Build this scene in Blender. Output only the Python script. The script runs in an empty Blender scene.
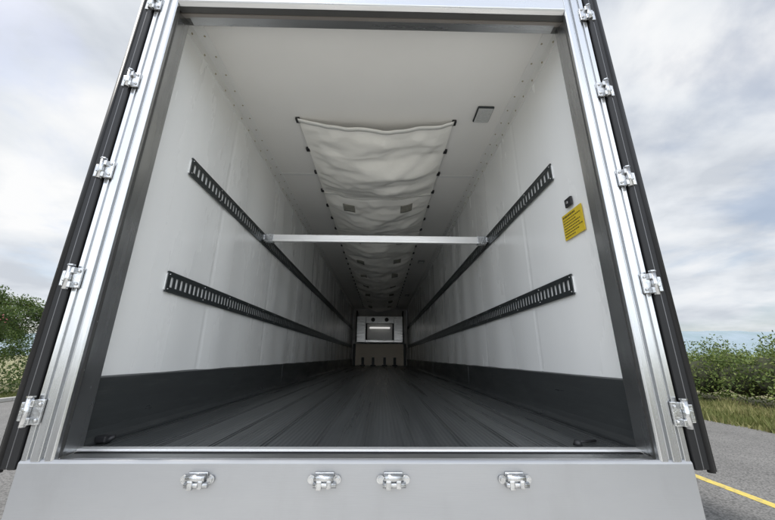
import bpy, bmesh, math, random
import numpy as np
from mathutils import Vector, Matrix, noise
random.seed(7); rng=np.random.default_rng(7)
scene=bpy.context.scene
COL=scene.collection

# ------------------------------------------------------------------ materials
def mat(name, color, rough=0.5, metal=0.0, var=0.0, vscale=5.0, stretch=(1,1,1), bump=0.0, bscale=50.0,
        color2=None, rvar=0.0, emit=None, spec=None, bstretch=None):
    m=bpy.data.materials.new(name); m.use_nodes=True
    nt=m.node_tree; N=nt.nodes; L=nt.links
    b=N["Principled BSDF"]
    b.inputs["Roughness"].default_value=rough
    b.inputs["Metallic"].default_value=metal
    if spec is not None: b.inputs["Specular IOR Level"].default_value=spec
    tc=N.new("ShaderNodeTexCoord"); mp=N.new("ShaderNodeMapping"); mp.inputs["Scale"].default_value=stretch
    L.new(tc.outputs["Object"],mp.inputs["Vector"])
    nz=N.new("ShaderNodeTexNoise"); nz.inputs["Scale"].default_value=vscale; nz.inputs["Detail"].default_value=6; nz.inputs["Roughness"].default_value=0.6
    L.new(mp.outputs[0],nz.inputs["Vector"])
    c1=tuple(color)+(1,)
    if color2 is None: color2=tuple(max(0,c*(1-var)) for c in color)
    mx=N.new("ShaderNodeMix"); mx.data_type='RGBA'
    mx.inputs["A"].default_value=c1; mx.inputs["B"].default_value=tuple(color2)+(1,)
    rp=N.new("ShaderNodeMapRange"); rp.inputs["From Min"].default_value=0.3; rp.inputs["From Max"].default_value=0.7
    L.new(nz.outputs["Fac"],rp.inputs["Value"]); L.new(rp.outputs[0],mx.inputs["Factor"])
    L.new(mx.outputs["Result"],b.inputs["Base Color"])
    if rvar:
        r=N.new("ShaderNodeMapRange"); r.inputs["To Min"].default_value=max(0,rough-rvar); r.inputs["To Max"].default_value=min(1,rough+rvar)
        r.inputs["From Min"].default_value=0.3; r.inputs["From Max"].default_value=0.7
        L.new(nz.outputs["Fac"],r.inputs["Value"]); L.new(r.outputs[0],b.inputs["Roughness"])
    if bump:
        mp2=N.new("ShaderNodeMapping"); mp2.inputs["Scale"].default_value=bstretch or stretch; L.new(tc.outputs["Object"],mp2.inputs["Vector"])
        n2=N.new("ShaderNodeTexNoise"); n2.inputs["Scale"].default_value=bscale; n2.inputs["Detail"].default_value=4
        L.new(mp2.outputs[0],n2.inputs["Vector"])
        bp=N.new("ShaderNodeBump"); bp.inputs["Strength"].default_value=bump; bp.inputs["Distance"].default_value=0.01
        L.new(n2.outputs["Fac"],bp.inputs["Height"]); L.new(bp.outputs[0],b.inputs["Normal"])
    if emit:
        b.inputs["Emission Color"].default_value=tuple(emit[0])+(1,); b.inputs["Emission Strength"].default_value=emit[1]
    return m
def smudge(m,color,scale,stretch,lo,hi,amt):
    nt=m.node_tree;N=nt.nodes;L=nt.links;b=N["Principled BSDF"]
    src=b.inputs["Base Color"].links[0].from_socket
    tc=N.new("ShaderNodeTexCoord"); mp=N.new("ShaderNodeMapping"); mp.inputs["Scale"].default_value=stretch; mp.inputs["Location"].default_value=(3.3,1.1,7.7)
    L.new(tc.outputs["Object"],mp.inputs["Vector"])
    n2=N.new("ShaderNodeTexNoise"); n2.inputs["Scale"].default_value=scale; n2.inputs["Detail"].default_value=8; n2.inputs["Roughness"].default_value=.65; L.new(mp.outputs[0],n2.inputs["Vector"])
    mr=N.new("ShaderNodeMapRange"); mr.inputs["From Min"].default_value=lo; mr.inputs["From Max"].default_value=hi; mr.inputs["To Max"].default_value=amt; L.new(n2.outputs["Fac"],mr.inputs["Value"])
    mx=N.new("ShaderNodeMix"); mx.data_type='RGBA'; L.new(mr.outputs[0],mx.inputs["Factor"]); L.new(src,mx.inputs["A"]); mx.inputs["B"].default_value=tuple(color)+(1,)
    L.new(mx.outputs["Result"],b.inputs["Base Color"])

M_wall=mat("white_gelcoat",(0.90,0.905,0.895),0.27,0,0.03,1.3,(1,1.6,0.35),0.18,2.4,bstretch=(1,2.2,0.22),rvar=0.05)
M_ceil=mat("white_ceiling_gelcoat",(0.86,0.85,0.82),0.4,0,0.04,1.2,bump=0.1,bscale=3)
M_trim=mat("white_trim",(0.82,0.82,0.8),0.4,0,0.06,4)
M_out=mat("white_outer_skin",(0.8,0.8,0.8),0.3,0,0.04,2)
M_alu=mat("brushed_aluminium",(0.56,0.57,0.58),0.25,0.95,0.15,4,(4,4,0.25),0.05,60,bstretch=(6,6,0.3),rvar=0.08)
M_beam=mat("beam_aluminium",(0.84,0.84,0.83),0.4,0.5,0.08,6,(0.4,4,4),0.05,60)
M_aluh=mat("brushed_aluminium_sill",(0.55,0.555,0.56),0.30,0.9,0.1,6,(0.3,4,4),0.05,60,bstretch=(0.3,6,6),rvar=0.06)
M_board=mat("bumper_board_aluminium",(0.36,0.365,0.375),0.38,0.6,0.10,2,(0.5,3,1.6),0.05,40,bstretch=(0.3,5,5),rvar=0.06)
smudge(M_board,(.24,.24,.235),3,(1.6,1,.6),.52,.85,.35)
M_steel=mat("galvanised_steel",(0.60,0.61,0.62),0.26,0.95,0.4,25,bump=0.2,bscale=60,rvar=0.1)
M_seal=mat("grey_reveal",(0.125,0.125,0.122),0.48,0.3,0.10,4,(1,1,0.5),0.08,60,bstretch=(1,1,1))
M_brown=mat("reveal_strip",(0.38,0.345,0.315),0.42,0.4,0.08,4,(1,1,0.5))
M_rub=mat("black_rubber",(0.009,0.009,0.010),0.5,0,0.3,8,(1,1,0.3),0.05,20,spec=.3)
M_dtrim=mat("door_trim_grey",(0.14,0.14,0.145),0.4,0.5,0.2,8)
M_kick=mat("kick_plate_grey",(0.075,0.081,0.083),0.34,0.4,0.2,2.5,(1,0.6,3),0.15,6,bstretch=(1,0.3,5),rvar=0.08)
smudge(M_kick,(.15,.155,.155),9,(1,.4,3),.54,.8,.4)
M_rail=mat("rail_steel_dark",(0.060,0.069,0.071),0.38,0.5,0.2,10)
M_hole=mat("rail_slot_backing",(0.85,0.86,0.86),0.5,0,0.05,10)
M_dark=mat("dark_plastic",(0.02,0.02,0.022),0.5,0,0.2,10)
M_fab=mat("cream_duct_fabric",(0.945,0.93,0.875),0.7,0,0.04,2.0,bump=0.6,bscale=4.5,bstretch=(1.2,2.5,1))
M_hem=mat("duct_hem",(0.92,0.91,0.86),0.7,0,0.05,5)
M_patch=mat("duct_vent_mesh",(0.36,0.35,0.30),0.8,0,0.3,30)
M_riv=mat("rivet_brass",(0.40,0.36,0.25),0.4,0.3,0.1,10)
M_lens=mat("lamp_lens",(0.55,0.56,0.55),0.15,0,0.15,60)
M_yel=mat("yellow_sticker",(0.68,0.50,0.03),0.4,0,0.05,5)
M_ink=mat("black_ink",(0.10,0.08,0.02),0.5)
M_beige=mat("bulkhead_panel",(0.86,0.76,0.62),0.5,0,0.06,3)
M_tyre=mat("tyre_rubber",(0.02,0.02,0.02),0.8,0,0.3,10,bump=0.3,bscale=40)
M_chas=mat("chassis_paint",(0.05,0.05,0.055),0.5,0,0.2,5)
M_led=mat("lit_lamp_lens",(0.9,0.9,0.9),0.4,emit=((1,0.98,0.94),0.55))

def floor_mat():
    m=mat("ribbed_floor",(0.100,0.107,0.109),0.31,0.55,color2=(0.135,0.142,0.144),vscale=2.0,stretch=(5,0.15,1),bump=0.0,rvar=0.08)
    nt=m.node_tree;N=nt.nodes;L=nt.links;b=N["Principled BSDF"]
    tc=N.new("ShaderNodeTexCoord")
    w=N.new("ShaderNodeTexWave"); w.wave_type='BANDS'; w.bands_direction='X'; w.inputs["Scale"].default_value=14; w.inputs["Distortion"].default_value=0.0
    L.new(tc.outputs["Object"],w.inputs["Vector"])
    n=N.new("ShaderNodeTexNoise"); n.inputs["Scale"].default_value=90; L.new(tc.outputs["Object"],n.inputs["Vector"])
    ad=N.new("ShaderNodeMath"); ad.operation='MULTIPLY_ADD'; ad.inputs[1].default_value=0.3
    L.new(n.outputs["Fac"],ad.inputs[0]); L.new(w.outputs["Fac"],ad.inputs[2])
    bp=N.new("ShaderNodeBump"); bp.inputs["Strength"].default_value=0.28; bp.inputs["Distance"].default_value=0.004
    L.new(ad.outputs[0],bp.inputs["Height"]); L.new(bp.outputs[0],b.inputs["Normal"])
    smudge(m,(.22,.228,.23),1.6,(7,.22,1),.45,.8,.5)
    return m
M_floor=floor_mat()
M_bead=mat("floor_bead",(0.20,0.208,0.21),0.3,0.7,0.3,3,(3,0.3,1))

def asphalt_mat():
    m=mat("asphalt",(0.175,0.171,0.166),0.88,0,color2=(0.115,0.113,0.11),vscale=0.6,bump=0.6,bscale=120)
    nt=m.node_tree;N=nt.nodes;L=nt.links;b=N["Principled BSDF"]
    src=b.inputs["Base Color"].links[0].from_socket
    tc=N.new("ShaderNodeTexCoord"); v=N.new("ShaderNodeTexVoronoi"); v.inputs["Scale"].default_value=45
    L.new(tc.outputs["Object"],v.inputs["Vector"])
    mr=N.new("ShaderNodeMapRange"); mr.inputs["From Max"].default_value=0.8; mr.inputs["To Min"].default_value=1.5; mr.inputs["To Max"].default_value=0.5
    L.new(v.outputs["Distance"],mr.inputs["Value"])
    mu=N.new("ShaderNodeMix"); mu.data_type='RGBA'; mu.blend_type='MULTIPLY'; mu.inputs["Factor"].default_value=1
    L.new(src,mu.inputs["A"]); L.new(mr.outputs[0],mu.inputs["B"]); L.new(mu.outputs["Result"],b.inputs["Base Color"])
    return m
M_asph=asphalt_mat()
M_line=mat("yellow_road_paint",(0.60,0.46,0.07),0.7,0,color2=(0.34,0.28,0.11),vscale=14,bump=0.3,bscale=100)
smudge(M_line,(.15,.145,.13),30,(1,1,1),.56,.66,.8)
M_soil=mat("dry_grass_ground",(0.14,0.15,0.06),0.95,0,color2=(0.22,0.19,0.11),vscale=0.8,bump=0.8,bscale=8)
M_conc=mat("concrete",(0.42,0.41,0.39),0.85,0,0.2,3,bump=0.3,bscale=60)
M_bounce=mat("bounce_apron_pale",(0.64,0.625,0.59),0.85,0,0.1,1.5,bump=0.3,bscale=60)  # kept pale so the added pad reflects more light
M_hill=mat("hazy_hill",(0.24,0.29,0.34),1,0,color2=(0.17,0.23,0.25),vscale=0.01)  # distance haze is mixed into these base colours
M_bark=mat("bark",(0.10,0.075,0.05),0.9,0,0.4,8,(3,3,0.6),0.8,12)

def leaf_mat(name,a,bcol,c):
    m=bpy.data.materials.new(name); m.use_nodes=True
    nt=m.node_tree;N=nt.nodes;L=nt.links;b=N["Principled BSDF"]
    g=N.new("ShaderNodeNewGeometry"); tc=N.new("ShaderNodeTexCoord")
    n=N.new("ShaderNodeTexNoise"); n.inputs["Scale"].default_value=0.9; n.inputs["Detail"].default_value=3
    L.new(tc.outputs["Object"],n.inputs["Vector"])
    ad=N.new("ShaderNodeMath"); ad.operation='MULTIPLY_ADD'; ad.inputs[1].default_value=0.45
    sb=N.new("ShaderNodeMath"); sb.operation='SUBTRACT'; sb.inputs[1].default_value=0.22
    L.new(g.outputs["Random Per Island"],ad.inputs[0]); L.new(n.outputs["Fac"],sb.inputs[0]); L.new(sb.outputs[0],ad.inputs[2])
    r=N.new("ShaderNodeValToRGB"); e=r.color_ramp.elements
    e[0].position=0.2;e[0].color=tuple(a)+(1,); e[1].position=0.85;e[1].color=tuple(c)+(1,)
    k=r.color_ramp.elements.new(0.5); k.color=tuple(bcol)+(1,)
    L.new(ad.outputs[0],r.inputs["Fac"]); L.new(r.outputs[0],b.inputs["Base Color"])
    b.inputs["Roughness"].default_value=0.6; b.inputs["Specular IOR Level"].default_value=0.25
    tr=N.new("ShaderNodeBsdfTranslucent"); L.new(r.outputs[0],tr.inputs["Color"])
    mx=N.new("ShaderNodeMixShader"); mx.inputs[0].default_value=0.3
    L.new(b.outputs[0],mx.inputs[1]); L.new(tr.outputs[0],mx.inputs[2]); L.new(mx.outputs[0],N["Material Output"].inputs["Surface"])
    return m
M_leafA=leaf_mat("bush_leaves",(0.045,0.075,0.02),(0.10,0.14,0.035),(0.20,0.23,0.07))
M_leafB=leaf_mat("tree_leaves",(0.03,0.055,0.018),(0.07,0.115,0.03),(0.15,0.19,0.05))
M_leafR=leaf_mat("flower_petals",(0.3,0.05,0.08),(0.45,0.1,0.14),(0.6,0.25,0.28))
M_grass=leaf_mat("grass_blades",(0.09,0.12,0.03),(0.18,0.19,0.07),(0.34,0.30,0.15))

# ------------------------------------------------------------------ mesh helpers
def link(o,parent=None):
    COL.objects.link(o)
    if parent: o.parent=parent
    return o
def empty(name):
    e=bpy.data.objects.new(name,None); COL.objects.link(e); return e
def mesh(name,verts,faces,m,parent=None,smooth=False):
    me=bpy.data.meshes.new(name); me.from_pydata([tuple(v) for v in verts],[],faces); me.update()
    if m: me.materials.append(m)
    if smooth: me.polygons.foreach_set("use_smooth",[True]*len(me.polygons))
    return link(bpy.data.objects.new(name,me),parent)
class B:
    def __init__(s): s.bm=bmesh.new()
    def box(s,x0,x1,y0,y1,z0,z1,bev=0.0,rot=None):
        t=bmesh.new(); bmesh.ops.create_cube(t,size=1)
        c=Vector(((x0+x1)/2,(y0+y1)/2,(z0+z1)/2))
        bmesh.ops.scale(t,vec=(abs(x1-x0),abs(y1-y0),abs(z1-z0)),verts=t.verts)
        if bev: bmesh.ops.bevel(t,geom=t.edges[:],offset=bev,segments=2,profile=0.5,affect='EDGES')
        if rot: bmesh.ops.rotate(t,cent=(0,0,0),matrix=rot,verts=t.verts)
        bmesh.ops.translate(t,vec=c,verts=t.verts); s._add(t)
    def cyl(s,p0,p1,r,seg=16,r2=None,smooth=True):
        t=bmesh.new(); p0=Vector(p0);p1=Vector(p1);d=p1-p0
        bmesh.ops.create_cone(t,cap_ends=True,segments=seg,radius1=r,radius2=r if r2 is None else r2,depth=d.length)
        q=Vector((0,0,1)).rotation_difference(d.normalized()).to_matrix()
        bmesh.ops.rotate(t,cent=(0,0,0),matrix=q,verts=t.verts)
        bmesh.ops.translate(t,vec=(p0+p1)/2,verts=t.verts)
        if smooth:
            for f in t.faces:
                if len(f.verts)==4: f.smooth=True
        s._add(t)
    def dome(s,c,r,sc=(1,1,1),seg=8):
        t=bmesh.new(); bmesh.ops.create_uvsphere(t,u_segments=seg,v_segments=6,radius=r)
        bmesh.ops.scale(t,vec=sc,verts=t.verts); bmesh.ops.translate(t,vec=c,verts=t.verts)
        for f in t.faces: f.smooth=True
        s._add(t)
    def _add(s,t):
        me=bpy.data.meshes.new("t"); t.to_mesh(me); t.free(); s.bm.from_mesh(me); bpy.data.meshes.remove(me)
    def done(s,name,m,parent=None):
        me=bpy.data.meshes.new(name); s.bm.to_mesh(me); s.bm.free(); me.materials.append(m)
        return link(bpy.data.objects.new(name,me),parent)
def fixn(o):
    bm=bmesh.new(); bm.from_mesh(o.data); bmesh.ops.recalc_face_normals(bm,faces=bm.faces); bm.to_mesh(o.data); bm.free()
def prism_z(name,pts,z0,z1,m,parent):
    n=len(pts); v=[(x,y,z0) for x,y in pts]+[(x,y,z1) for x,y in pts]
    f=[[i,(i+1)%n,n+(i+1)%n,n+i] for i in range(n)]+[list(range(n))[::-1],list(range(n,2*n))]
    o=mesh(name,v,f,m,parent); fixn(o); return o
def prism_x(name,pts,x0,x1,m,parent):
    n=len(pts); v=[(x0,y,z) for y,z in pts]+[(x1,y,z) for y,z in pts]
    f=[[i,(i+1)%n,n+(i+1)%n,n+i] for i in range(n)]+[list(range(n))[::-1],list(range(n,2*n))]
    o=mesh(name,v,f,m,parent); fixn(o); return o
def bevmod(o,w=0.003):
    md=o.modifiers.new("bev",'BEVEL'); md.width=w; md.segments=2; md.limit_method='ANGLE'

# ------------------------------------------------------------------ trailer
T=empty("refrigerated_semi_trailer")
F=1.20; H=3.72; LEN=13.4; HW=1.24; YF=-0.16; OUT=1.27

def wall(side):
    ny=700; nz=6; v=[];f=[]
    for j in range(nz+1):
        z=F+(H-F)*j/nz
        for i in range(ny+1):
            y=0.0+LEN*i/ny
            fade=min(1,y/1.2)
            d=fade*(0.0055*math.sin(2*math.pi*y/0.61)*(0.6+.7*noise.noise(Vector((side,y*.7,0))))+0.005*noise.noise(Vector((side*3,y*2.9,z*.35))))
            k=((y+.35)%1.22)
            if k<0.025 : d+=0.004
            v.append((side*(HW+d),y,z))
    for j in range(nz):
        for i in range(ny):
            a=j*(ny+1)+i; f.append([a,a+1,a+ny+2,a+ny+1] if side<0 else [a,a+ny+1,a+ny+2,a+1])
    return mesh("side_wall_lining",v,f,M_wall,T,True)
wall(-1);wall(1)
for s in (-1,1):
    b=B(); b.box(min(s*(HW+.016),s*OUT),max(s*(HW+.016),s*OUT),0.02,LEN+.1,F-.1,H+.12); b.done("outer_side_skin",M_out,T)
b=B(); b.box(-HW-.014,HW+.014,0.02,LEN,H,H+.05); b.done("ceiling_lining",M_ceil,T)
b=B(); b.box(-OUT+.002,OUT-.002,0.0,LEN+.1,H+.052,H+.13); b.done("roof",M_out,T)
b=B()
y=1.9
while y<LEN:
    b.box(-HW+.06,HW-.06,y,y+.05,H-.003,H+.01); y+=2.44
b.done("ceiling_joint_strips",M_trim,T)
for s in (-1,1):
    prism=[(s*(HW+.006),H-.085),(s*(HW-.010),H-.085),(s*(HW-.012),H-.012),(s*(HW-.08),H-.006),(s*(HW-.08),H+.002),(s*(HW+.006),H+.002)]
    n=len(prism); v=[(x,0.03,z) for x,z in prism]+[(x,LEN-.01,z) for x,z in prism]
    f=[[i,(i+1)%n,n+(i+1)%n,n+i] for i in range(n)]
    o=mesh("ceiling_cove_angle",v,f,M_trim,T); fixn(o)
b=B()
for s in (-1,1):
    y=0.1
    while y<LEN:
        b.dome((s*(HW-.010),y,H-.062),.008); b.dome((s*(HW-.055),y+.06,H-.006),.008); y+=0.16
b.done("cove_rivets",M_riv,T)

# floor
b=B(); b.box(-HW-.008,HW+.008,-0.02,LEN,F-.06,F); b.done("floor_deck",M_floor,T)
b=B()
x=-1.125
while x<1.2:
    for dx in (-.009,.009): b.box(x+dx-.0045,x+dx+.0045,-0.015,LEN-.2,F-.002,F+.004,0.0018)
    x+=0.225
b.done("floor_beads",M_bead,T)
for s in (-1,1):
    pr=[(s*(HW+.006),F),(s*(HW-.045),F),(s*(HW-.045),F+.012),(s*(HW-.022),F+.03),(s*(HW-.016),F+.06),(s*(HW-.014),F+.280),(s*(HW+.006),F+.290)]
    n=len(pr); v=[(x,0.0,z) for x,z in pr]+[(x,LEN-.02,z) for x,z in pr]
    f=[[i,(i+1)%n,n+(i+1)%n,n+i] for i in range(n)]+[list(range(n)),list(range(n,2*n))]
    o=mesh("kick_plate",v,f,M_kick,T); fixn(o); bevmod(o,.003)
    b=B(); y=2.9
    while y<LEN: 
        b.box(min(s*(HW-.0135),s*(HW-.018)),max(s*(HW-.0135),s*(HW-.018)),y,y+.05,F+.06,F+.282); y+=3.0
    b.done("kick_plate_joint",M_kick,T)

def rail(side,zc,y0,y1):
    h=.0635; xo=side*(HW-.008); xi=side*(HW-.018)
    b=B()
    lo,hi=min(xo,xi),max(xo,xi)
    pl0,pl1=(min(xi,xi+side*.003),max(xi,xi+side*.003))
    b.box(lo,hi,y0,y1,zc-h,zc-h+.010); b.box(lo,hi,y0,y1,zc+h-.010,zc+h)
    b.box(pl0,pl1,y0,y1,zc-h+.0105,zc-.032); b.box(pl0,pl1,y0,y1,zc+.032,zc+h-.0105)
    b.box(pl0,pl1,y0,y0+.03,zc-.0318,zc+.0318)
    y=y0+.03+.026
    while y<y1-.03:
        b.box(pl0,pl1,y,y+.024,zc-.0318,zc+.0318); y+=.050
    b.done("logistic_rail",M_rail,T)
    b=B(); b.box(min(side*(HW-.0085),side*(HW-.002)),max(side*(HW-.0085),side*(HW-.002)),y0+.001,y1-.001,zc-h+.013,zc+h-.013); b.done("rail_backing",M_hole,T)
    b=B(); y=y0+.015
    while y<y1:
        for dz in (-.045,.045): b.dome((side*(HW-.019),y,zc+dz),.005)
        y+=.4
    b.done("rail_rivets",M_steel,T)
for s in (-1,1):
    rail(s,F+1.605,0.36,12.9); rail(s,F+.81,0.36 if s<0 else .33,12.9)

# load beam
LB=empty("load_beam")
b=B(); yb=1.72; zb=F+1.61
b.box(-HW+.10,HW-.10,yb,yb+.05,zb-.040,zb+.040,.006)
b.box(-HW+.10,HW-.10,yb-.003,yb-.0005,zb-.012,zb+.012)
b.done("beam_body",M_beam,LB)
b=B()
for s in (-1,1):
    x0,x1=s*(HW-.03),s*(HW-.13)
    b.box(min(x0,x1),max(x0,x1),yb-.006,yb+.056,zb-.045,zb+.045,.004)
    b.box(min(s*(HW-.014),s*(HW-.035)),max(s*(HW-.014),s*(HW-.035)),yb-.02,yb+.07,zb-.03,zb+.03,.003)
b.done("beam_end_foot",M_steel,LB)

# air duct fabric
def duct_z(x,y):
    hw=.725; t=max(0,1-(abs(x)/hw)**2.0)
    seg=1.32; ph=((y-1.0)%seg)/seg
    sag=.055+.175*(math.sin(math.pi*ph)**.7)
    if y<1.5: sag=max(sag*((y-1)/.5)+ (.115)*(1-(y-1)/.5), .05)
    w=.050*noise.noise(Vector((x*2.2,y*4.0,0)))+.022*noise.noise(Vector((x*6+4,y*10,2)))
    w+=.026*math.sin(y*15+3.5*noise.noise(Vector((x*1.5,y,5))))*(0.3+.7*t)*(0.5+noise.noise(Vector((x,y*2,9))))
    fold=abs(math.sin((x*2.2+y*3.1)+2*noise.noise(Vector((x*1.2,y*1.2,11)))))
    w+=.024*(fold**.5-.7)*t
    w+=.016*math.cos(2*math.pi*(y-.98)/.44)*(1-t)**2*min(1,t*8)
    return H-.026-sag*t+w*min(1,t*3+.1)
nx,ny=76,800; v=[];f=[]; y0,y1=.95,12.6
for j in range(ny+1):
    y=y0+(y1-y0)*j/ny
    for i in range(nx+1):
        x=-.725+1.45*i/nx; v.append((x,y,min(H-.006,duct_z(x,max(y,1.0)))))
for j in range(ny):
    for i in range(nx):
        a=j*(nx+1)+i; f.append([a,a+1,a+nx+2,a+nx+1])
D=empty("air_duct"); mesh("duct_fabric",v,f,M_fab,D,True)
def strip(name,xa,xb,ya,yb,m,off=.006,n=24,k=2):
    v=[];f=[]
    for j in range(k+1):
        y=ya+(yb-ya)*j/k
        for i in range(n+1):
            x=xa+(xb-xa)*i/n; v.append((x,y,min(H-.006,duct_z(x,max(1.0,y)))-off))
    for j in range(k):
        for i in range(n):
            a=j*(n+1)+i; f.append([a,a+1,a+n+2,a+n+1])
    o=mesh(name,v,f,m,D,True); md=o.modifiers.new("s",'SOLIDIFY'); md.thickness=.004; md.offset=0
strip("duct_hem",-.73,.73,.925,.975,M_hem,.004,60)
y=1.0+1.32
while y<12.4:
    strip("duct_seam",-.725,.725,y-.018,y+.018,M_hem,.005,60); y+=1.32
y=2.45
while y<12:
    for s in (-1,1): strip("duct_vent",s*.40-.08,s*.40+.08,y-.0,y+.16,M_patch,.007,10,6)
    y+=1.32
b=B(); y=.96
while y<12.6:
    for s in (-1,1):
        b.box(s*.735-.02,s*.735+.02,y-.028,y+.028,H-.030,H-.004,.004)
    y+=.44
b.done("duct_clips",M_dark,D)

def lamp(x,y):
    L_=empty("ceiling_lamp")
    b=B(); b.box(x-.075,x+.075,y-.095,y+.095,H-.022,H-.001,.01); b.done("lamp_frame",M_rail,L_)
    b=B(); b.box(x-.066,x+.066,y-.086,y+.086,H-.030,H-.0225,.003); b.done("lamp_lens",M_lens,L_)
    b=B()
    for i in range(8): b.box(x-.05,x+.05,y-.068+i*.018,y-.060+i*.018,H-.033,H-.0305)
    b.done("lamp_ribs",M_lens,L_)
lamp(.98,.85); lamp(.98,5.6); lamp(.98,9.8)

# front bulkhead & cooling unit
b=B(); b.box(-HW,HW,LEN,LEN+.1,F-.1,H+.05); b.done("front_wall",M_trim,T)
b=B(); b.box(-1.05,1.05,12.95,12.99,F+.02,F+.93,.01); b.done("bulkhead_panel",M_beige,T)
b=B()
for x in (-.72,-.27,.22,.66):
    b.box(x-.055,x+.055,12.84,12.94,F+.0,F+.36,.008)
    b.box(x-.11,x+.11,12.7,12.94,F+.008,F+.05,.005)
b.box(-1.16,-1.055,12.9,13.0,F+.0,F+.93,.01); b.box(1.055,1.16,12.9,13.0,F+.0,F+.93,.01)
b.done("pallet_stops",M_dark,T)
b=B(); 
b.box(-1.0,-.62,12.7,13.38,F+.98,F+2.1,.01); b.box(.62,1.0,12.7,13.38,F+.98,F+2.1,.01)
b.box(-.619,.619,12.7,13.38,F+1.80,F+2.1,.01); b.box(-.619,.619,12.72,13.38,F+.98,F+1.08,.01)
b.done("evaporator_housing",M_aluh,T)
b=B()
for i in range(9): b.box(-.6,.6,12.95,12.97,F+1.12+i*.065,F+1.145+i*.065)
b.done("evaporator_grille",M_beam,T)
b=B()
b.box(-.615,-.56,12.69,12.94,F+1.09,F+1.79); b.box(.56,.615,12.69,12.94,F+1.09,F+1.79)
for x in (-.3,.3): b.cyl((x,12.68,F+1.95),(x,12.699,F+1.95),.09,20)
b.box(-1.05,-1.005,12.75,13.3,F+1.0,F+2.35); b.box(1.005,1.05,12.75,13.3,F+1.0,F+2.35)
b.done("evaporator_frame",M_dark,T)
b=B(); b.box(-.62,.62,13.1,13.12,F+1.09,F+1.79); b.done("evaporator_back",M_trim,T)
b=B(); b.box(-.45,.45,12.8,12.86,F+1.57,F+1.65,.01); b.done("evaporator_lit_lamp",M_led,T)

# yellow label & switch plate
S=empty("warning_sticker")
xw=HW-.010
b=B(); b.box(xw-.003,xw+.002,.13,.33,F+1.085,F+1.25); b.done("sticker_sheet",M_yel,S)
b=B()
for i in range(8):
    w=[.13,.17,.12,.165,.15,.17,.14,.09][i]
    yy=.32; zz=F+1.225-i*.018; a=yy
    while a>yy-w:
        l=random.uniform(.006,.018); b.box(xw-.0045,xw-.0032,a-l,a,zz,zz+(.006 if i else .012)); a-=l+.005
b.done("sticker_print",M_ink,S)
b=B(); b.box(xw-.012,xw+.002,.2,.265,F+1.28,F+1.335,.003); b.done("switch_plate",M_dark,T)
b=B(); b.cyl((xw-.011,.235,F+1.305),(xw-.018,.235,F+1.305),.010); b.done("switch_knob",M_steel,T)

# ---------------- rear frame
IN=1.15
ZT=3.86
for s in (-1,1):
    def P(l): return [(s*x,y) for x,y in l]
    prof=P([(OUT+.005,.0),(OUT+.005,YF+.012),(OUT-.002,YF),(OUT-.022,YF),(OUT-.026,YF+.010),(OUT-.036,YF+.010),(OUT-.040,YF-.004),
            (OUT-.072,YF-.004),(OUT-.076,YF+.010),(OUT-.086,YF+.010),(OUT-.090,YF-.002),(IN+.006,YF-.002),(IN,YF+.004),(IN,YF+.02),(IN+.03,YF+.024),(IN+.03,.0)])
    o=prism_z("rear_post",prof,F-.0,ZT,M_alu,T); bevmod(o,.0015)
    def band(a,b_,m,nm,off=0.0):
        pa=(IN+.002+(HW-.004-IN)*a, YF+.022+(.162)*a+off); pb=(IN+.002+(HW-.004-IN)*b_, YF+.022+(.162)*b_+off)
        prism_z(nm,P([pa,pb,(pb[0]+.02,pb[1]),(pa[0]+.028,pa[1])]),F+.002,H-.05,m,T)
    band(0,.22,M_seal,"reveal_inner"); band(.23,.34,M_alu,"reveal_bead",-.004); band(.35,.58,M_seal,"reveal_seal"); band(.59,.82,M_brown,"reveal_strip",-.004); band(.83,1.0,M_seal,"reveal_edge",-.002)
    b=B(); z=F+.12
    while z<H-.1:
        b.dome((s*(IN+.02),YF+.05,z),.005); z+=.2
    b.done("reveal_rivets",M_steel,T)
o=prism_x("rear_header",[(0.0,ZT-.002),(YF-.006,ZT-.002),(YF-.006,3.585),(YF+.0,3.575),(YF+.02,3.565),(YF+.03,3.60),(0,3.60)],-IN+.001,IN-.001,M_aluh,T); bevmod(o,.002)
prism_x("header_reveal",[(YF+.021,3.566),(YF+.075,3.59),(YF+.075,3.63),(YF+.03,3.598)],-IN-.02,IN+.02,M_seal,T)
prism_x("header_reveal_strip",[(YF+.077,3.586),(YF+.120,3.606),(YF+.120,3.64),(YF+.077,3.63)],-IN-.03,IN+.03,M_brown,T)
prism_x("header_seal",[(YF+.122,3.606),(0.03,3.64),(0.03,3.73),(YF+.122,3.64)],-HW,HW,M_seal,T)
# sill
o=prism_x("rear_sill_board",[(YF-.004,.93),(YF-.004,F-.004),(YF+.004,F+.006),(YF+.02,F+.004),(YF+.022,F-.01),(YF+.05,F-.012),(YF+.05,.93)],-OUT-.002,OUT+.002,M_board,T); bevmod(o,.003)
o=prism_x("sill_step",[(YF+.052,F-.02),(YF+.052,F-.004),(YF+.09,F+.002),(YF+.13,F+.002),(-.022,F-.0),(-.022,F-.05),(YF+.052,F-.05)],-IN-.02,IN+.02,M_aluh,T); bevmod(o,.002)
b=B(); b.box(-IN-.01,IN+.01,YF+.094,YF+.112,F+.0,F+.006,.003); b.done("sill_seal",M_rub,T)
b=B(); b.box(-HW+.05,HW-.05,-.03,.012,F-.004,F+.009,.002); b.done("floor_end_strip",M_beam,T)
b=B(); b.box(-OUT,OUT,YF+.05,YF+.06,.90,.93); b.done("sill_bottom_flange",M_board,T)

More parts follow.
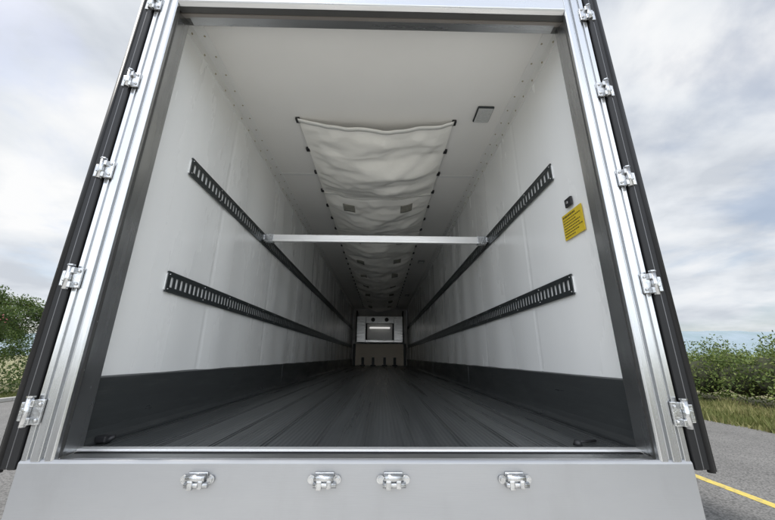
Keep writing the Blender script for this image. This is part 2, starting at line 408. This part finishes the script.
# lock keepers
for x in (-.60,-.135,.12,.575):
    K=empty("door_lock_keeper"); z=1.143; y=YF-.004
    b=B()
    b.box(x-.036,x+.036,y-.007,y-.0005,z-.026,z+.026,.004)
    b.cyl((x-.034,y-.018,z+.010),(x+.034,y-.018,z+.010),.0125)
    b.box(x-.028,x-.006,y-.030,y-.007,z-.028,z+.006,.006)
    b.box(x+.010,x+.030,y-.030,y-.007,z-.024,z+.006,.006)
    b.cyl((x-.038,y-.017,z-.012),(x+.046,y-.017,z-.012),.010)
    b.done("keeper_bracket",M_steel,K)
    b=B()
    for dx in (-.047,.047):
        b.cyl((x+dx,y-.0005,z+.002),(x+dx,y-.009,z+.002),.0145,18)
        b.cyl((x+dx,y-.009,z+.002),(x+dx,y-.016,z+.002),.0095,6,smooth=False)
    b.done("keeper_bolts",M_steel,K)

# hinges
for s in (-1,1):
    for z in (1.37,1.90,2.435,2.98,3.54):
        b=B()
        def bx(xa,xb,*r): b.box(min(s*xa,s*xb),max(s*xa,s*xb),*r)
        bx(OUT-.040,OUT+.002,YF-.014,YF-.0045,z-.045,z+.045,.003)
        bx(OUT+.012,OUT+.055,YF-.006,YF+.004,z-.034,z+.034,.003)
        b.cyl((s*(OUT+.010),YF-.020,z-.052),(s*(OUT+.010),YF-.020,z+.052),.0115)
        bx(OUT-.012,OUT+.010,YF-.026,YF-.010,z-.045,z-.018,.003); bx(OUT-.012,OUT+.010,YF-.026,YF-.010,z+.018,z+.045,.003)
        bx(OUT+.006,OUT+.030,YF-.026,YF-.004,z-.016,z+.016,.003)
        b.dome((s*(OUT-.028),YF-.015,z+.028),.007); b.dome((s*(OUT-.028),YF-.015,z-.028),.007)
        b.cyl((s*(OUT+.010),YF-.020,z+.052),(s*(OUT+.010),YF-.020,z+.058),.014,6,smooth=False)
        b.done("door_hinge",M_steel,T)

# open doors folded back along the sides
for s in (-1,1):
    Dr=empty("trailer_door")
    xa=OUT+.012; xb=OUT+.098; y0=YF+.010; z0=F-.03; z1=3.78
    def bb(nm,m,*boxes):
        b=B()
        for (p,q,a,c,e,f_,bev) in boxes: b.box(min(s*p,s*q),max(s*p,s*q),a,c,e,f_,bev)
        b.done(nm,m,Dr)
    bb("door_panel",M_out,(xa,xb-.012,y0+.012,1.08,z0+.01,z1-.01,.004))
    bb("door_edge_profile",M_rub,(xa-.002,xa+.030,y0-.012,y0+.02,z0,z1,.006),(xa+.036,xa+.062,y0-.004,y0+.02,z0,z1,.004))
    bb("door_edge_trim",M_dtrim,(xa+.0305,xa+.0355,y0-.006,y0+.015,z0+.005,z1-.005,0))
    b=B()
    for k,(dx,dy,r) in enumerate(((.070,.004,.013),(.092,.022,.013))):
        b.cyl((s*(xa+dx),y0+dy,z0-.01),(s*(xa+dx),y0+dy,z1),r,14)
    b.box(min(s*(xb-.013),s*(xb+.012)),max(s*(xb-.013),s*(xb+.012)),y0+.03,y0+.09,z0,z1,.006)
    b.box(min(s*(xb-.013),s*(xb+.010)),max(s*(xb-.013),s*(xb+.010)),1.02,1.085,z0,z1,.006)
    b.box(min(s*(xb-.0125),s*(xb+.010)),max(s*(xb-.0125),s*(xb+.010)),y0+.091,1.019,z0,z0+.06,.006)
    b.box(min(s*(xb-.0125),s*(xb+.010)),max(s*(xb-.0125),s*(xb+.010)),y0+.091,1.019,z1-.06,z1,.006)
    b.done("door_seals",M_rub,Dr)

# small floor items
b=B(); b.cyl((-1.16,.09,F+.012),(-1.13,.10,F+.03),.016,12,.008); b.box(-1.20,-1.15,.07,.11,F+.007,F+.035,.006); b.done("drain_plug_cap",M_dark,T)
b=B(); b.cyl((.955,.05,F+.008),(.955,.05,F+.028),.02,14,.012); b.cyl((.955,.05,F+.02),(1.08,.12,F+.01),.006); b.done("floor_drain_plug",M_dark,T)

# ---------------- chassis and wheels
b=B()
for s in (-1,1): b.box(s*.5-.06,s*.5+.06,.4,12.9,.82,1.09)
for y in (1,2.6,4,5.4,7,9,11,12.5): b.box(-1.2,1.2,y,y+.08,1.0,1.095)
b.box(-1.2,1.2,-.02,.08,.45,.56,.01)
for s in (-1,1): b.box(s*.6-.04,s*.6+.04,0.0,.07,.56,.93)
for s in (-1,1): b.box(s*1.0-.05,s*1.0+.05,10.2,10.32,.2,1.0); b.box(s*1.0-.13,s*1.0+.13,10.1,10.42,.005,.05)
for y in (2.4,3.75,5.1): b.cyl((-1.1,y,.52),(1.1,y,.52),.07)
b.done("chassis",M_chas,T)
for y in (2.4,3.75,5.1):
    for s in (-1,1):
        b=B(); b.cyl((s*.86,y,.52),(s*.88,y,.52),.48,32); b.cyl((s*.88,y,.52),(s*1.2,y,.52),.52,40); b.cyl((s*1.2,y,.52),(s*1.225,y,.52),.49,32)
        b.done("wheel_tyre",M_tyre,T)
        b=B(); b.cyl((s*1.2251,y,.52),(s*1.235,y,.52),.29,32); b.cyl((s*1.235,y,.52),(s*1.26,y,.52),.12,20)
        for k in range(10):
            a=k*math.pi/5; b.cyl((s*1.235,y+.2*math.cos(a),.52+.2*math.sin(a)),(s*1.26,y+.2*math.cos(a),.52+.2*math.sin(a)),.018,6,smooth=False)
        b.done("wheel_rim",M_steel,T)

# ------------------------------------------------------------------ ground
mesh("ground",[(-4000,-4000,0),(4000,-4000,0),(4000,4000,0),(-4000,4000,0)],[[0,1,2,3]],M_soil)
def wavy_sheet(name,x0,x1,y0,y1,z,m,amp=.05):
    n=400; v=[];f=[]
    for i in range(n+1):
        y=y0+(y1-y0)*i/n
        v+= [(x0+amp*noise.noise(Vector((0,y*.8,1))),y,z),(x1+amp*noise.noise(Vector((5,y*1.2,3))),y,z)]
    for i in range(n): f.append([2*i,2*i+1,2*i+3,2*i+2])
    return mesh(name,v,f,m)
wavy_sheet("asphalt_road",-13,8.95,-60,90,.004,M_asph,.2)
mesh("added_bounce_apron",[(-3.4,-14,.008),(3.4,-14,.008),(3.4,.6,.008),(-3.4,.6,.008)],[[0,1,2,3]],M_bounce)  # added pad, mostly out of view, bounces light onto the trailer ceiling
mesh("yellow_road_marking",[(4.44,-60,.008),(4.57,-60,.008),(4.57,90,.008),(4.44,90,.008)],[[0,1,2,3]],M_line)
b=B()
y=-20
while y<40: b.box(-13.2,-13.0,y,y+.99,.0,.13,.015); y+=1.0
b.done("kerb",M_conc)

def hill(name,x0,x1,yc,depth,h,seed,m):
    nx,ny=140,14; v=[];f=[]
    for j in range(ny+1):
        t=j/ny
        for i in range(nx+1):
            x=x0+(x1-x0)*i/nx
            e=math.sin(math.pi*min(1,max(0,i/nx)))**.35
            hh=h*e*(.86+.2*noise.noise(Vector((x*.0016,seed,0)))+.03*noise.noise(Vector((x*.02,seed,4))))
            v.append((x,yc+depth*(t-.5),hh*math.sin(math.pi*t)-1))
    for j in range(ny):
        for i in range(nx):
            a=j*(nx+1)+i; f.append([a,a+1,a+nx+2,a+nx+1])
    return mesh(name,v,f,m,None,True)
hill("hills",-1900,2900,1300,500,140,3.3,M_hill)

# ------------------------------------------------------------------ foliage
def leaves(name,blobs,density,size,m,parent=None,flat=.0,shell=.45):
    P=[]
    for (c,r) in blobs:
        r=np.array(r); n=int(density*(r[0]*r[1]*r[2])**(2/3))
        d=rng.normal(size=(n,3)); d/=np.linalg.norm(d,axis=1)[:,None]
        rad=1-shell*rng.random(n)**1.6
        bump=np.array([noise.noise(Vector(tuple(q*2.3+np.array(c)))) for q in d])
        rad*=1+.34*bump
        p=np.array(c)+d*rad[:,None]*r
        p=p[p[:,2]>.03]; P.append(p)
    P=np.concatenate(P); n=len(P)
    a=rng.normal(size=(n,3)); a/=np.linalg.norm(a,axis=1)[:,None]
    t=rng.normal(size=(n,3)); bv=np.cross(a,t); bv/=np.linalg.norm(bv,axis=1)[:,None]
    s=size*(.6+.8*rng.random(n))[:,None]
    V=np.stack([P-a*s,P+bv*s*.45,P+a*s,P-bv*s*.45],1).reshape(-1,3)
    me=bpy.data.meshes.new(name); me.vertices.add(4*n); me.vertices.foreach_set("co",V.ravel())
    me.loops.add(4*n); me.loops.foreach_set("vertex_index",np.arange(4*n,dtype=np.int32))
    me.polygons.add(n); me.polygons.foreach_set("loop_start",np.arange(0,4*n,4,dtype=np.int32))
    me.update(calc_edges=True); me.materials.append(m)
    return link(bpy.data.objects.new(name,me),parent)

bl=[]
y=1.0
while y<60:
    x=12.6+random.uniform(-.5,.6); r=random.uniform(.8,1.25); h=random.uniform(.88,1.15)
    bl.append(((x,y,h*.95),(r,r,h)))
    bl.append(((x+1.6,y+.4,h*1.05+.12),(r*1.1,r*1.1,h*1.1)))
    for k in range(3):
        bl.append(((x+random.uniform(-.6,1.6),y+random.uniform(-.8,.8),random.uniform(1.45,2.1)),(random.uniform(.3,.55),)*3))
    for k in range(2):
        q=random.uniform(.35,.6); bl.append(((x-random.uniform(.7,1.1),y+random.uniform(-.6,.6),random.uniform(.4,1.3)),(q,q,q)))
    y+=random.uniform(.9,1.3)
HE=empty("hedge")
leaves("hedge_leaves",bl,700,.05,M_leafA,HE)
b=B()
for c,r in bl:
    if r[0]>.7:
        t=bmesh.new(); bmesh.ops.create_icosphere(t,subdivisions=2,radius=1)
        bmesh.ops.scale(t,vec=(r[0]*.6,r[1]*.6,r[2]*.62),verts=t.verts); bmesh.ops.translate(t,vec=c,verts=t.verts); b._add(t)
M_core=mat("hedge_dark_core",(0.03,0.035,0.015),0.95,0,0.4,6,bump=1,bscale=20)  # dark core lumps, added to fill gaps behind the leaves
b.done("hedge_filler_lumps",M_core,HE)

bl=[]
for i in range(70):
    x=random.uniform(18,70); y=random.uniform(12,60); r=random.uniform(1,2)
    bl.append(((x,y,r*.55),(r,r,r*.75)))
leaves("background_bushes",bl,150,.13,M_leafA)

def tree(x,y,h,cr,name="leafy_tree"):
    Tr=empty(name)
    b=B(); segs=7; p=Vector((x,y,0)); r=.09
    pts=[p]
    for i in range(segs):
        q=p+Vector((random.uniform(-.06,.06),random.uniform(-.06,.06),h*.8/segs)); r2=r*.86
        b.cyl(p,q,r,10,r2); p=q; r=r2; pts.append(p)
    bl=[]
    for i in range(17):
        st=pts[random.randint(2,segs)]; a=random.uniform(0,6.28); l=random.uniform(.4,1)*cr
        en=st+Vector((math.cos(a)*l,math.sin(a)*l,random.uniform(.0,.6)))
        mid=(st+en)/2+Vector((0,0,.1)); b.cyl(st,mid,.035,7,.024); b.cyl(mid,en,.024,7,.01)
        rr=random.uniform(.34,.58)*cr*.75
        bl.append((tuple(en),(rr,rr,rr*.8)))
        if random.random()<.8: bl.append((tuple(mid+Vector((random.uniform(-.3,.3),random.uniform(-.3,.3),.1))),(rr*.8,)*3))
    bl.append(((pts[-1].x,pts[-1].y,pts[-1].z),(cr*.5,cr*.5,cr*.45)))
    b.done("trunk_and_limbs",M_bark,Tr)
    leaves("crown",bl,1500,.055,M_leafB,Tr,shell=.85)
tree(-17.1,11.6,4.1,1.4)
tree(-18.3,13.5,4.6,1.6)
tree(-18.0,9.6,3.8,1.5)
tree(-21.4,17.5,5.0,1.9)
bl=[]
for i in range(46):
    y=4+i*.55; x=-14.9+random.uniform(-.5,.2); r=random.uniform(.45,.75)
    bl.append(((x-r*.3,y,r*.7),(r,r,r*random.uniform(.8,1.3))))
for i in range(30):
    y=8+i*1.2; x=-17.8-random.uniform(0,3); r=random.uniform(.9,1.5); bl.append(((x,y,r*.8),(r,r,r)))
leaves("flowering_shrubs",bl,620,.055,M_leafB)
leaves("shrub_flowers",[((-16.0+random.uniform(-.4,.3),10+i*.35,random.uniform(1.9,3.2)),(.3,.3,.3)) for i in range(8)],60,.045,M_leafR,shell=.9)

def grass(name,x0,x1,y0,y1,n,h):
    X=rng.uniform(x0,x1,n); Y=rng.uniform(y0,y1,n)
    cl=np.array([noise.noise(Vector((a*1.3,b_*1.3,0))) for a,b_ in zip(X,Y)])
    hh=h*(.35+.9*rng.random(n))*(1+1.0*cl); a=rng.random(n)*6.28; w=.012+.01*rng.random(n)
    lean=rng.normal(size=(n,2))*.35*hh[:,None]
    Z=np.zeros(n)
    p0=np.stack([X-np.cos(a)*w,Y-np.sin(a)*w,Z],1); p1=np.stack([X+np.cos(a)*w,Y+np.sin(a)*w,Z],1)
    p2=np.stack([X+lean[:,0],Y+lean[:,1],np.maximum(hh,.02)],1)
    V=np.stack([p0,p1,p2],1).reshape(-1,3)
    me=bpy.data.meshes.new(name); me.vertices.add(3*n); me.vertices.foreach_set("co",V.ravel())
    me.loops.add(3*n); me.loops.foreach_set("vertex_index",np.arange(3*n,dtype=np.int32))
    me.polygons.add(n); me.polygons.foreach_set("loop_start",np.arange(0,3*n,3,dtype=np.int32))
    me.update(calc_edges=True); me.materials.append(M_grass)
    link(bpy.data.objects.new(name,me))
grass("grass_verge",8.8,12.3,2,34,70000,.22)
grass("grass_verge",-15.5,-13.25,2,30,25000,.13)

# ------------------------------------------------------------------ sky
w=bpy.data.worlds.new("World"); scene.world=w; w.use_nodes=True
nt=w.node_tree;N=nt.nodes;L=nt.links
bg=N["Background"]
SE=math.radians(56); SR=math.radians(-88)
sky=N.new("ShaderNodeTexSky"); sky.sky_type='NISHITA'; sky.sun_disc=False; sky.sun_elevation=SE; sky.sun_rotation=SR
sky.air_density=1.0; sky.dust_density=2.5
tc=N.new("ShaderNodeTexCoord")
sc=N.new("ShaderNodeVectorMath"); sc.operation='SCALE'; sc.inputs["Scale"].default_value=0.15
L.new(sky.outputs[0],sc.inputs[0])
sep=N.new("ShaderNodeSeparateXYZ"); L.new(tc.outputs["Generated"],sep.inputs[0])
za=N.new("ShaderNodeMath"); za.operation='ADD'; za.inputs[1].default_value=0.28; 
zm=N.new("ShaderNodeMath"); zm.operation='MAXIMUM'; zm.inputs[1].default_value=0.0
L.new(sep.outputs["Z"],zm.inputs[0]); L.new(zm.outputs[0],za.inputs[0])
dv=N.new("ShaderNodeMath"); dv.operation='DIVIDE'; dv.inputs[0].default_value=1.0; L.new(za.outputs[0],dv.inputs[1])
cv=N.new("ShaderNodeVectorMath"); cv.operation='SCALE'; L.new(tc.outputs["Generated"],cv.inputs[0]); L.new(dv.outputs[0],cv.inputs["Scale"])
def nz(scale,detail,rough,off,dist=0.0):
    mp=N.new("ShaderNodeMapping"); mp.inputs["Location"].default_value=off; L.new(cv.outputs[0],mp.inputs["Vector"])
    n=N.new("ShaderNodeTexNoise"); n.inputs["Scale"].default_value=scale; n.inputs["Detail"].default_value=detail; n.inputs["Roughness"].default_value=rough; n.inputs["Distortion"].default_value=dist
    L.new(mp.outputs[0],n.inputs["Vector"]); return n
n1=nz(1.3,8,.52,(3.1,1.7,.4),.3)
n2=nz(2.1,8,.5,(7.7,2.2,5.1),.2)
mr=N.new("ShaderNodeMapRange"); mr.interpolation_type='SMOOTHSTEP'; mr.inputs["From Min"].default_value=.42; mr.inputs["From Max"].default_value=.54; L.new(n1.outputs["Fac"],mr.inputs["Value"])
mr.inputs["To Min"].default_value=.5
cr=N.new("ShaderNodeValToRGB"); e=cr.color_ramp.elements
e[0].position=.38; e[0].color=(.62,.66,.72,1); e[1].position=.64; e[1].color=(.98,.985,.99,1)
k=e.new(.5); k.color=(.80,.835,.88,1)
L.new(n2.outputs["Fac"],cr.inputs["Fac"])
mx=N.new("ShaderNodeMix"); mx.data_type='RGBA'; L.new(mr.outputs[0],mx.inputs["Factor"]); L.new(sc.outputs[0],mx.inputs["A"]); L.new(cr.outputs[0],mx.inputs["B"])
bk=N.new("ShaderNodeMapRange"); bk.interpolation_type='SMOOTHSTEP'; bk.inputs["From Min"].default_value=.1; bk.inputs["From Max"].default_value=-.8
bk.inputs["To Min"].default_value=1.0; bk.inputs["To Max"].default_value=3.1; L.new(sep.outputs["Y"],bk.inputs["Value"])  # unseen sky behind the camera boosted to brighten the interior
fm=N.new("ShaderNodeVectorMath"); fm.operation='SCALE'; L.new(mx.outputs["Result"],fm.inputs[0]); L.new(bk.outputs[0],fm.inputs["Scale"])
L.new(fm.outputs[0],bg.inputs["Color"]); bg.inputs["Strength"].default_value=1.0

sd=bpy.data.lights.new("sun",'SUN'); sd.energy=3.8; sd.angle=math.radians(5); sd.color=(1,.96,.9)
so=bpy.data.objects.new("sun",sd); COL.objects.link(so)
d=Vector((math.sin(SR)*math.cos(SE),math.cos(SR)*math.cos(SE),math.sin(SE)))
so.rotation_euler=d.to_track_quat('Z','Y').to_euler()

# ------------------------------------------------------------------ camera
cd=bpy.data.cameras.new("camera"); cam=bpy.data.objects.new("camera",cd); COL.objects.link(cam)
cd.sensor_width=36; cd.lens=14.82; cd.clip_end=8000; cd.clip_start=.02
R=Matrix.Rotation(math.radians(-1.0),4,'Z')@Matrix.Rotation(math.radians(90+16.9),4,'X')@Matrix.Rotation(math.radians(0.35),4,'Z')
cam.matrix_world=Matrix.Translation((0.07,-1.54,1.58))@R
scene.camera=cam
scene.view_settings.view_transform='Standard'; scene.view_settings.look='None'; scene.view_settings.exposure=0
